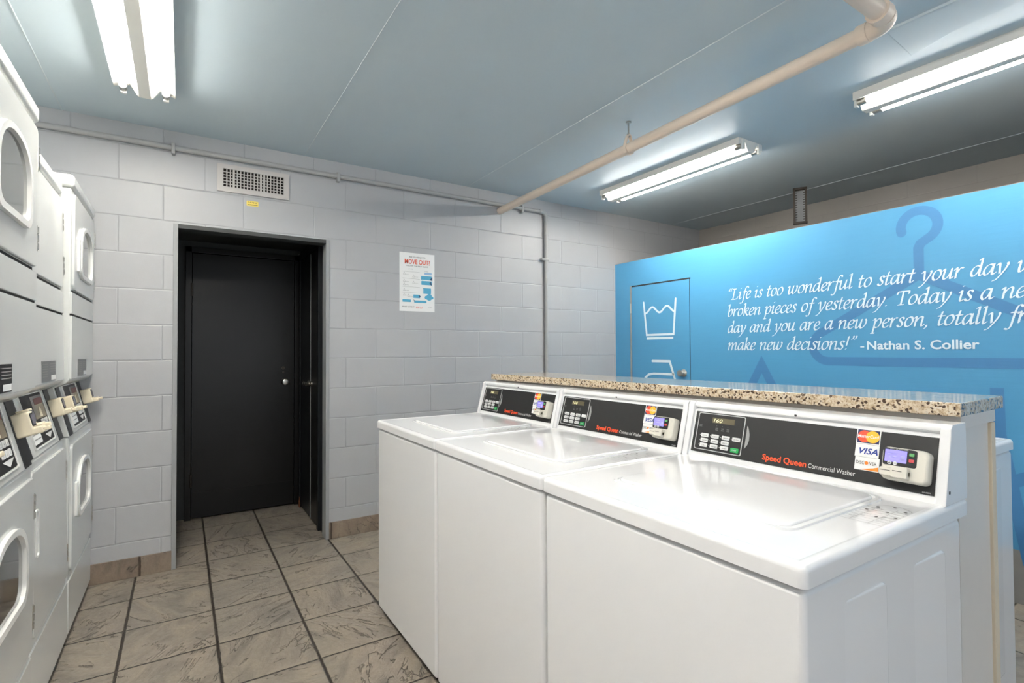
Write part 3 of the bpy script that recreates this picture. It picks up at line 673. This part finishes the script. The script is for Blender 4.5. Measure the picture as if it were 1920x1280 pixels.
t = thing('slotted_hanging_bracket', 'short dark bracket with a white slotted strip hanging above the blue partition', 'bracket', (4.27, 2.275, ZC), (0, 0, R(28)))
MB().box(-.014, .012, -.050, -.034, -.285, 0).box(-.014, .012, .034, .050, -.285, 0).box(.006, .012, -.044, .044, -.285, 0).box(-.014, .012, -.05, .05, -.018, 0).build('bracket_channel', M['dark_metal'], t)
MB().box(-.018, .016, -.052, .052, -.300, -.280, .003).build('bracket_end', M['dark_metal'], t)
b = MB(); b.box(-.004, .004, -.020, .020, -.278, -.026)
for i in range(13): z = -.270+.238*i/12; b.box(-.004, .004, -.034, .034, z-.006, z+.006)
b.build('slotted_strip', M['frame'], t)

# ------------------------------------------------------------------ top loading washers
F0, F1 = V(.570, 0, .945), V(.603, 0, 1.06)
FY = (F1-F0).normalized(); FN = FX.cross(FY).normalized()
def fpt(y, z):
    p = F0.lerp(F1, (z-.945)/.115); return V(p.x, y, p.z)
def fr(y0, y1, z0, z1, r=0.):
    """rectangle on the console face as an outline about F0 (y0 is the end nearer the keypad)"""
    k = (F1-F0).length/.115
    return rrect(-y0, (z0-.945)*k, -y1, (z1-.945)*k, r)
FO = V(.570, 0, .945)
def make_washer():
    t = thing('top_load_washer', 'x', 'washing machine', (.819, .785, 0), group='row of white top load washers')
    b = MB(); b.box(.004, .660, -.343, .343, .028, .900, .012, 3)
    b.build('cabinet', M['white'], t)
    MB().box(.02, .64, -.335, .335, .895, .908).build('shadow_gap', M['gap'], t)
    for x in (.08, .58):
        for y in (-.28, .28): MB().tube([(x, y, 0), (x, y, .04)], .02, 12).build('levelling_foot', M['gap'], t)
    # pressed panels on both cabinet sides
    for s in (-1, 1):
        for x0, x1 in ((.13, .28), (.407, .555)):
            b = MB(); b.slab(rrect(x0, .12, x1, .852, .012, 3) if s < 0 else rrect(-x1, .12, -x0, .852, .012, 3), (0, s*.343, 0), XW if s < 0 else -XW, ZW, -.001, .0052, .0045, 3)
            for v in b.bm.verts:      # the pressing rises towards the rear of the machine
                d = abs(v.co.y)-.343
                if d > 0: v.co.y = math.copysign(.343+d*max(0., min(1., (v.co.x-x0)/(x1-x0)))**1.0, v.co.y)
            b.build('pressed_side_panel', M['white'], t)
    # deck
    bm = bmesh.new(); bmesh.ops.create_cube(bm, size=1.)
    for v in bm.verts: v.co = V(-.002+(v.co.x+.5)*.694, (v.co.y)*.6970, .9055+(v.co.z+.5)*.0375)
    bm.normal_update()
    top = [f for f in bm.faces if f.normal.z > .9][0]
    edges = [e for e in bm.edges if max(v.co.z for v in e.verts) > .93]
    bmesh.ops.bevel(bm, geom=edges, offset=.013, segments=4, profile=.5, affect='EDGES')
    bm.normal_update()
    top = max((f for f in bm.faces if f.normal.z > .99), key=lambda f: f.calc_area())
    bmesh.ops.inset_region(bm, faces=[top], thickness=.008, depth=0)
    bmesh.ops.inset_region(bm, faces=[top], thickness=.008, depth=-.0022)
    MB().merge(bm).build('top_deck', M['white'], t, sharp=40)
    b = MB(); b.slab(rrect(.140, -.235, .520, .215, .03, 6), (0, 0, .9408), XW, YW, -.001, .0075, .005, 3)
    lid = b.build('lid', M['white'], t)
    b = MB(); b.ring(rrect(.128, -.250, .535, .230, .036, 6), rrect(.136, -.240, .526, .220, .03, 6), (0, 0, .9408), XW, YW, -.001, .0045, .002)
    b.build('lid_rim', M['white'], lid)
    # console
    prof = [(.570, .940), (.6105, 1.085), (.622, 1.089), (.622, 1.094), (.611, 1.096), (.6085, 1.102), (.612, 1.109), (.620, 1.112), (.686, 1.112), (.686, .940)]
    con = MB().prism(prof, -.328, .328).build('console', M['white'], t, sharp=50)
    for s in (-1, 1):
        pr = [(.562, .940), (.600, 1.085), (.602, 1.104), (.612, 1.113), (.690, 1.113), (.690, .940)]
        MB().prism(pr, s*.3475 if s < 0 else .327, -.327 if s < 0 else .3475, .003).build('end_cap', M['white'], con)
    MB().tube([fpt(-.003, 1.098)+FN*.0035, fpt(-.003, 1.098)+FN*.006], .0032, 10).build('screw', M['gap'], con)
    b = MB(); b.tube([V(.565, -.3470, .968)+V(.02, 0, 0), V(.565, -.3480, .968)+V(.02, 0, 0)], .004, 10)
    b.build('screw', M['gap'], con)
    cp = MB().slab(fr(.319, -.324, .957, 1.081), FO, FX, FY, -.001, .0018, .0008).build('control_panel', M['black'], t)
    b = MB()
    b.text('Speed Queen', fpt(.076, .9685), FX, FY, .0165, .123, .0026, .026, m=M['orange'])
    b.build('brand_lettering', M['orange'], cp)
    b = MB()
    b.text('Commercial Washer', fpt(-.052, .9685), FX, FY, .0125, .113, .0026, m=M['key'])
    b.build('panel_lettering', M['key'], cp)
    MB().text('24-0001', fpt(-.302, .960), FX, FY, .003, .016, .0026, m=M['key']).build('panel_lettering', M['key'], cp)
    # keypad
    kp = MB().ring(fr(.308, .143, .965, 1.078, .006), fr(.3055, .1455, .9672, 1.0758, .005), FO, FX, FY, .001, .0030).build('keypad', M['steel_line'], t)
    MB().slab(fr(.256, .178, 1.050, 1.0665), FO, FX, FY, .001, .0026).build('display', M['lcd'], kp)
    b = MB(); b.text('160', fpt(.250, 1.0525), FX, FY, .0115, .030, .0032, -.004, .18, m=M['lcd_digit'])
    b.build('display_digits', M['lcd_digit'], kp)
    b = MB(); pb = MB()
    cols = (.287, .250, .213, .177); rows = (1.0155, 1.0005, .9855)
    for i, y in enumerate(cols):
        for j, z in enumerate(rows):
            if i == 3 and j: continue
            b.slab(fr(y, y-.0265, z-.0115, z, .002), FO, FX, FY, .001, .0045, .0008)
            pb.text(('HOT', 'WARM', 'COLD', 'LIGHT', 'NORMAL', 'RINSE', 'PERM', 'DELICATE', 'BULKY', 'EXTRA')[i*3+j], fpt(y-.0065, z-.0083), FX, FY, .0036, .0165, .0050, .01, m=M['key_print'])
            pb.poly([(-.0014, 0), (.0014, .0017), (-.0014, .0034)], fpt(y+.003, z-.0075), FX, FY, .0034, M['key'])
    b.build('key', M['key'], kp); pb.build('key_lettering', M['key_print'], kp)
    MB().slab(fr(.178, .1515, .972, .985, .002), FO, FX, FY, .001, .0045, .0008).build('start_key', M['green'], kp)
    b = MB()
    for y in (.297, .238, .218, .199):
        z = 1.041 if y < .29 else 1.047
        b.text('o', fpt(y, z), FX, FY, .003, None, .0032, m=M['grey_print'])
        b.text('ADD', fpt(y+.002, z-.008), FX, FY, .0035, .0095, .0032, m=M['grey_print'])
        b.text('WASH', fpt(y+.002, z-.013), FX, FY, .0035, .0095, .0032, m=M['grey_print'])
    b.text('START', fpt(.173, .9765), FX, FY, .004, .016, .0050, m=M['key'])
    b.build('indicator_lettering', M['grey_print'], kp)
    cres = [(0, 0), (.008, .012), (.0115, .026), (.0105, .044), (.006, .058), (.0015, .068), (0, .068)]
    MB().slab(cres, fpt(.135, .988), FX, FY, .001, .0026).build('crescent_plate', M['grey_print'], t)
    # card stickers
    st = MB().slab(fr(-.159, -.211, 1.047, 1.0825), FO, FX, FY, .001, .0026).build('card_sticker', M['paper'], t)
    b = MB(); b.poly(fr(-.161, -.209, 1.0495, 1.0805), FO, FX, FY, .0029, M['navy'])
    b.poly(disc(0, 0, .0148, 26), fpt(-.1763, 1.065), FX, FY, .0032, M['mc_red']); b.poly(disc(0, 0, .0148, 26), fpt(-.1945, 1.065), FX, FY, .0034, M['mc_yellow'])
    b.text('MasterCard', fpt(-.162, 1.062), FX, FY, .0078, .046, .0038, .012, .15, m=M['paper'])
    b.build('sticker_print', M['navy'], st)
    st = MB().slab(fr(-.159, -.211, 1.017, 1.0465), FO, FX, FY, .001, .0026).build('card_sticker', M['paper'], t)
    b = MB(); b.text('VISA', fpt(-.168, 1.0245), FX, FY, .0145, .041, .0030, .022, .28, m=M['visa'])
    b.build('sticker_print', M['visa'], st)
    st = MB().slab(fr(-.161, -.214, .986, 1.0165), FO, FX, FY, .001, .0024).build('card_sticker', M['paper'], t)
    b = MB(); b.text('DISC', fpt(-.164, .9995), FX, FY, .0085, .018, .0028, .005, m=M['ink']); b.text('VER', fpt(-.1925, .9995), FX, FY, .0085, .0165, .0028, .005, m=M['ink'])
    b.poly(disc(0, 0, .0042, 18), fpt(-.1868, 1.0035), FX, FY, .0030, M['disc'])
    b.poly([(.012, 0), (.051, 0), (.051, .0105), (.04, .0065)], fpt(-.162, .9875), FX, FY, .0028, M['disc'])
    b.build('sticker_print', M['ink'], st)
    # card reader
    RO = FO; k = (F1-F0).length/.115
    def rr(y0, y1, z0, z1, r=0.): return fr(y0, y1, z0, z1, r)
    rd = MB().slab(rr(-.228, -.318, .974, 1.046, .012), FO, FX, FY, .001, .030, .006, 3).build('card_reader', M['reader'], t)
    MB().slab(rr(-.231, -.297, 1.0055, 1.0435, .005), FO, FX, FY, .029, .0312, .001).build('reader_face', M['black'], rd)
    MB().slab(rr(-.235, -.278, 1.013, 1.0395, .001), FO, FX, FY, .030, .0318).build('reader_screen', M['lcd_blue'], rd)
    b = MB(); b.stroke([(0, 0), (.018, 0)], .0022, fpt(-.242, 1.031), FX, FY, .0322, M['lcd_text']); b.stroke([(0, 0), (.016, 0)], .0022, fpt(-.244, 1.024), FX, FY, .0322, M['lcd_text'])
    b.poly(rrect(0, 0, .008, .011), fpt(-.266, 1.018), FX, FY, .0322, M['lcd_text'])
    b.text('TOUCH OR INSERT CARD', fpt(-.244, 1.0408), FX, FY, .0017, .036, .0316, m=M['key'])
    b.build('reader_print', M['lcd_text'], rd)
    MB().slab(rr(-.2825, -.2925, 1.0295, 1.0365, .0015), FO, FX, FY, .030, .0335, .0008).build('confirm_button', M['green2'], rd)
    MB().slab(rr(-.2825, -.2925, 1.0165, 1.0235, .0015), FO, FX, FY, .030, .0335, .0008).build('cancel_button', M['red'], rd)
    b = MB()
    for y in (-.2455, -.2565):
        b.slab(disc(0, 0, .0042, 16), fpt(y, 1.0105), FX, FY, .030, .033, .0008, m=M['key'])
        b.stroke([(-.002, 0), (.002, 0)], .001, fpt(y, 1.0105), FX, FY, .0334, M['black'])
    b.stroke([(0, -.002), (0, .002)], .001, fpt(-.2455, 1.0105), FX, FY, .0335, M['black'])
    b.build('round_button', M['key'], rd)
    MB().slab(rr(-.229, -.286, .981, .999, .005), FO, FX, FY, .028, .042, .003).slab(rr(-.255, -.286, .979, 1.0035, .002), FO, FX, FY, .028, .046, .002).build('reader_jaw', M['reader'], rd)
    MB().slab(rr(-.232, -.252, .9915, .9928), FO, FX, FY, .040, .0424).slab(rr(-.258, -.276, .9925, .9938), FO, FX, FY, .044, .0464).build('card_slot', M['gap'], rd)
    # instruction label printed on the deck
    DX, DY = -YW, XW
    lab = [(-.03+.0, .0), (.0, 0)]
    O = V(.385, -.292, .9409)
    b = MB()
    out_ = [(-.045, -.075), (.045, -.075), (.045, .045), (.030, .075), (.010, .090), (-.010, .090), (-.030, .075), (-.045, .045)]
    b.stroke(out_, .0016, O, DX, DY, .0010, M['grey_print'], closed=True)
    for i in range(7):
        v = -.060+.018*i; b.stroke([(-.043, v), (.043, v)], .0011, O, DX, DY, .0011, M['grey_print'], cap=False)
    for u in (-.022, .012): b.stroke([(u, -.074), (u, .06)], .0011, O, DX, DY, .0012, M['grey_print'], cap=False)
    for i in range(6):
        b.text('WASH CARE', (O.x-.052+.0185*i, O.y+.038, O.z), DX, DY, .005, .022+.004*(i % 3), .0014, m=M['key_print'])
        b.text('normal load', (O.x-.050+.0185*i, O.y-.016, O.z), DX, DY, .004, .022, .0014, m=M['key_print'])
    for u, v in ((.0, .078), (-.024, .058), (.026, .058), (.004, .03), (.03, .0), (-.03, .02), (.004, -.02)):
        b.poly(disc(u, v, .0035, 10), O, DX, DY, .0016, M['ink'])
    b.build('instruction_label', M['grey_print'], t)
    return t
w3 = make_washer()
w3['label'] = 'white top load washer at the near end of the row, its side panel in view'
wm = copy_tree(w3); wm.location = (.819, 1.483, 0); wm['label'] = 'middle white top load washer between two others under the granite counter edge'
wa = copy_tree(w3); wa.location = (.819, 2.181, 0); wa['label'] = 'white top load washer at the far end of the row, closest to the block wall'
wr_ = copy_tree(w3); wr_.location = (2.622, .970, 0); wr_.rotation_euler = (0, 0, math.pi)
wr_['label'] = 'white washer behind the counter base, only its narrow edge showing before the blue wall'
del wr_['group']

# ------------------------------------------------------------------ counter between the two rows of machines
ang = R(1.45)
t = thing('granite_countertop', 'long speckled granite countertop with polished top behind the washers', 'countertop', (1.548, .458, 1.119), (0, 0, ang))
b = MB(); b.box(0, .338, 0, 2.105, 0, .033, .003, 2); ct = b.build('stone_slab', M['granite'], t)
t = thing('counter_base', 'off white counter base wall with cream corner trim under the granite', 'cabinet', (1.578, .474, 0), (0, 0, ang))
MB().box(0, .262, 0, 2.07, 0, 1.119, .002).build('base_panel', M['cabinet'], t)
MB().box(.232, .266, -.008, .03, 0, 1.085, .004).build('corner_trim', M['wood_trim'], t)
MB().box(-.002, .266, -.008, .0, 1.086, 1.119, .002).box(-.006, .0, -.008, 2.07, 1.100, 1.119).build('top_rail', M['cabinet'], t)

# ------------------------------------------------------------------ stacked machines on the left
def make_stack(window, label, loc, tilt=0., top=2.12, plate='grey', px=0.):
    t = thing('stacked_washer_dryer', label, 'washer dryer', loc, (0, tilt, 0), group='stacked laundry machines')
    W = M['white2']; hwid = .329
    q = (top-2.12)
    MB().box(-.72, -.004, -hwid, hwid, .03, .905, .010, 3).build('lower_cabinet', W, t)
    for x in (-.62, -.10):
        for y in (-.27, .27): MB().tube([(x, y, 0), (x, y, .05)], .022, 12).build('levelling_foot', M['gap'], t)
    MB().box(-.70, -.03, -.32, .32, .004, .035).build('shadow_gap', M['gap'], t)
    MB().slab(rrect(-.330, .034, .330, .264, .004), O0, YW, ZW, -.006, .002, .003).build('kick_panel', W, t)
    def door(z0, z1, wz0, name, low):
        d = MB().slab(rrect(-.300, z0, .318, z1, .028), O0, YW, ZW, -.006, .006, .004, 3).build(name, W, t)
        if window:
            o = dome(0, wz0, .200, .282, .055); i = dome(0, wz0+.040, .152, .205, .045)
            MB().ring(o, i, O0, YW, ZW, .002, .018, .25).build('window_ring', M['white_plastic'], d)
            MB().slab(dome(0, wz0+.036, .156, .213, .045), O0, YW, ZW, .004, .0085).build('door_window', M['glass_low' if low else 'glass'], d)
            MB().slab(rrect(-.232, wz0+.03, -.206, wz0+.19, .008), O0, YW, ZW, .005, .017, .005).build('door_handle', M['white_plastic'], d)
        else:
            b = MB(); b.ring(rrect(-.272, wz0+.07, -.222, wz0+.24, .012), rrect(-.262, wz0+.082, -.234, wz0+.228, .008), O0, YW, ZW, .005, .011, .2)
            b.build('door_handle', M['white_plastic'], d)
        for z in (z0+.10, z1-.10):
            h = MB(); h.box(.0, .0072, .308, .324, z-.042, z+.042, .001)
            for dz in (-.028, 0, .028): h.tube([(.0072, .316, z+dz-.010), (.0072, .316, z+dz+.010)], .0032, 8)
            h.build('hinge', M['chrome'], d)
        return d
    door(.300, .868, .495, 'lower_door', True)
    # sloped control console
    P0, P1 = V(-.002, 0, .905), V(-.066, 0, 1.165); PY = (P1-P0).normalized(); PN = YW.cross(PY)
    MB().prism([(-.68, .907), (-.002, .907), (-.066, 1.165), (-.68, 1.165)], -hwid, hwid, .004).build('control_console', W, t)
    cp = MB().slab(rrect(-.165, .030, .165, .225, .004), P0, YW, PY, -.001, .003, .001).build('control_panel', M['black'], t)
    MB().ring(rrect(-.175, .022, .175, .233, .006), rrect(-.165, .030, .165, .225, .004), P0, YW, PY, -.001, .005, .2).build('panel_bezel', M['white_plastic'], cp)
    MB().slab(rrect(-.02, .125, .155, .215), P0, YW, PY, .002, .0036).build('display', M['reflect_glass'], cp)
    MB().slab(rrect(-.155, .040, -.035, .150), P0, YW, PY, .002, .0036).build('instruction_card', M['paper'], cp)
    b = MB(); b.poly(rrect(.02, .180, .150, .205, .004), P0, YW, PY, .0042, M['dull_red']); b.poly([(.05, .130), (.09, .130), (.09, .170), (.06, .165)], P0, YW, PY, .0042, M['cream'])
    b.build('price_sticker', M['dull_red'], cp)
    b = MB()
    for i in range(3):
        for j in range(2): b.slab(rrect(.040+.036*i, .068+.030*j, .066+.036*i, .090+.030*j, .003), P0, YW, PY, .002, .006, .001)
    b.poly([(.03, .060), (.150, .060), (.09, .038)], P0, YW, PY, .0042)
    b.build('key', M['key'], cp)
    b = MB()
    for i in range(3):
        for j in range(2): b.text(str(i*2+j+1), P0+YW*(.049+.036*i)+PY*(.074+.030*j), YW, PY, .010, None, .0066, m=M['key_print'])
    for j in range(5): b.stroke([(-.148, .058+.018*j), (-.045, .058+.018*j)], .004, P0, YW, PY, .0042, M['grey_print'])
    b.build('panel_lettering', M['key_print'], cp)
    for s in (-1, 1):
        x0, x1 = (-.315, -.235) if s < 0 else (.235, .315)
        sp = MB().slab(rrect(x0, .004, x1, .262, .002), P0, YW, PY, -.001, .003, .001).build('reader_strip', M['black2'], t)
        c = (x0+x1)/2; cz = .138
        rd = MB().slab(rrect(c-.030, cz-.036, c+.030, cz+.042, .008), P0, YW, PY, .001, .046, .005, 3).build('card_reader', M['cream'], t)
        MB().slab(rrect(c-.024, cz-.008, c+.024, cz+.036, .005), P0, YW, PY, .045, .0475, .001).build('reader_screen', M['black2'], rd)
        MB().slab(rrect(c-.018, cz-.003, c+.018, cz+.031, .002), P0, YW, PY, .047, .0485).build('reader_glass', M['lcd_off'], rd)
        b = MB(); b.slab(rrect(c-.029, cz-.035, c+.029, cz-.013, .006), P0, YW, PY, .040, .068, .004, 3)
        b.slab(rrect(c-.008, cz-.031, c+.022, cz-.018, .004), P0, YW, PY, .065, .083, .003, 3)
        b.build('reader_jaw', M['cream'], rd)
        MB().slab(rrect(c-.020, cz-.0255, c-.010, cz-.0235), P0, YW, PY, .06, .0685).build('card_slot', M['gap'], rd)
    # upper machine
    prof = [(-.70, 1.112), (-.085, 1.112), (-.016, 1.146), (-.004, 1.160), (-.004, 2.056+q), (-.70, 2.056+q)]
    MB().prism(prof, -hwid, hwid, .006).build('upper_cabinet', W, t, sharp=50)
    MB().box(-.70, .006, -hwid-.002, hwid+.002, 2.060+q, top, .016, 4).build('top_cover', W, t)
    MB().slab(rrect(-.328, 1.164, .328, 1.450, .004), O0, YW, ZW, -.006, .003, .003).build('lint_panel', W, t)
    MB().slab(rrect(-.330, 1.458, .330, 1.556, .004), O0, YW, ZW, -.006, .003, .003).build('lower_panel', W, t)
    MB().slab(rrect(-.302, 1.5575, .290, 1.5665), O0, YW, ZW, -.0055, -.002).slab(rrect(-.33, 1.4505, .33, 1.4575), O0, YW, ZW, -.0055, -.002).build('shadow_line', M['gap'], t)
    door(1.570, 2.040+q, 1.660+q, 'upper_door', False)
    pm = {'grey': M['glare_label'], 'black': M['black2']}[plate]
    PO_ = V(0, px, -.034)
    rp = MB().slab(rrect(-.165, 1.205, .085, 1.285), PO_, YW, ZW, .002, .0042).build('rating_plate', pm, t)
    b = MB()
    for j in range(6): b.stroke([(-.155, 1.273-.0095*j), (-.155+.09, 1.273-.0095*j)], .003, PO_, YW, ZW, .0047, M['grey_print'])
    for j in range(4): b.stroke([(-.02, 1.273-.0095*j), (.075, 1.273-.0095*j)], .003, PO_, YW, ZW, .0047, M['grey_print'])
    b.poly(rrect(-.005, 1.209, .080, 1.228), PO_, YW, ZW, .0047, M['paper'])
    b.build('plate_lettering', M['grey_print'], rp)
    b = MB(); b.text('STEM', (0, .262, 1.487), YW, ZW, .016, .040, .004, m=M['grey_print']); b.build('model_badge', M['grey_print'], t)
    return t
make_stack(True, 'stacked washer and dryer cut by the frame edge, with dark domed windows and black plate', (-.420, 2.014, 0), 0., 2.12, 'black', -.05)
make_stack(False, 'stacked machines with plain doors, leaning back between the two with windows', (-.420, 2.680, 0), R(-1.1), 2.045, 'grey', .05)
make_stack(True, 'stacked washer and dryer in the corner, touching the block wall', (-.420, 3.346, 0), 0., 2.09)
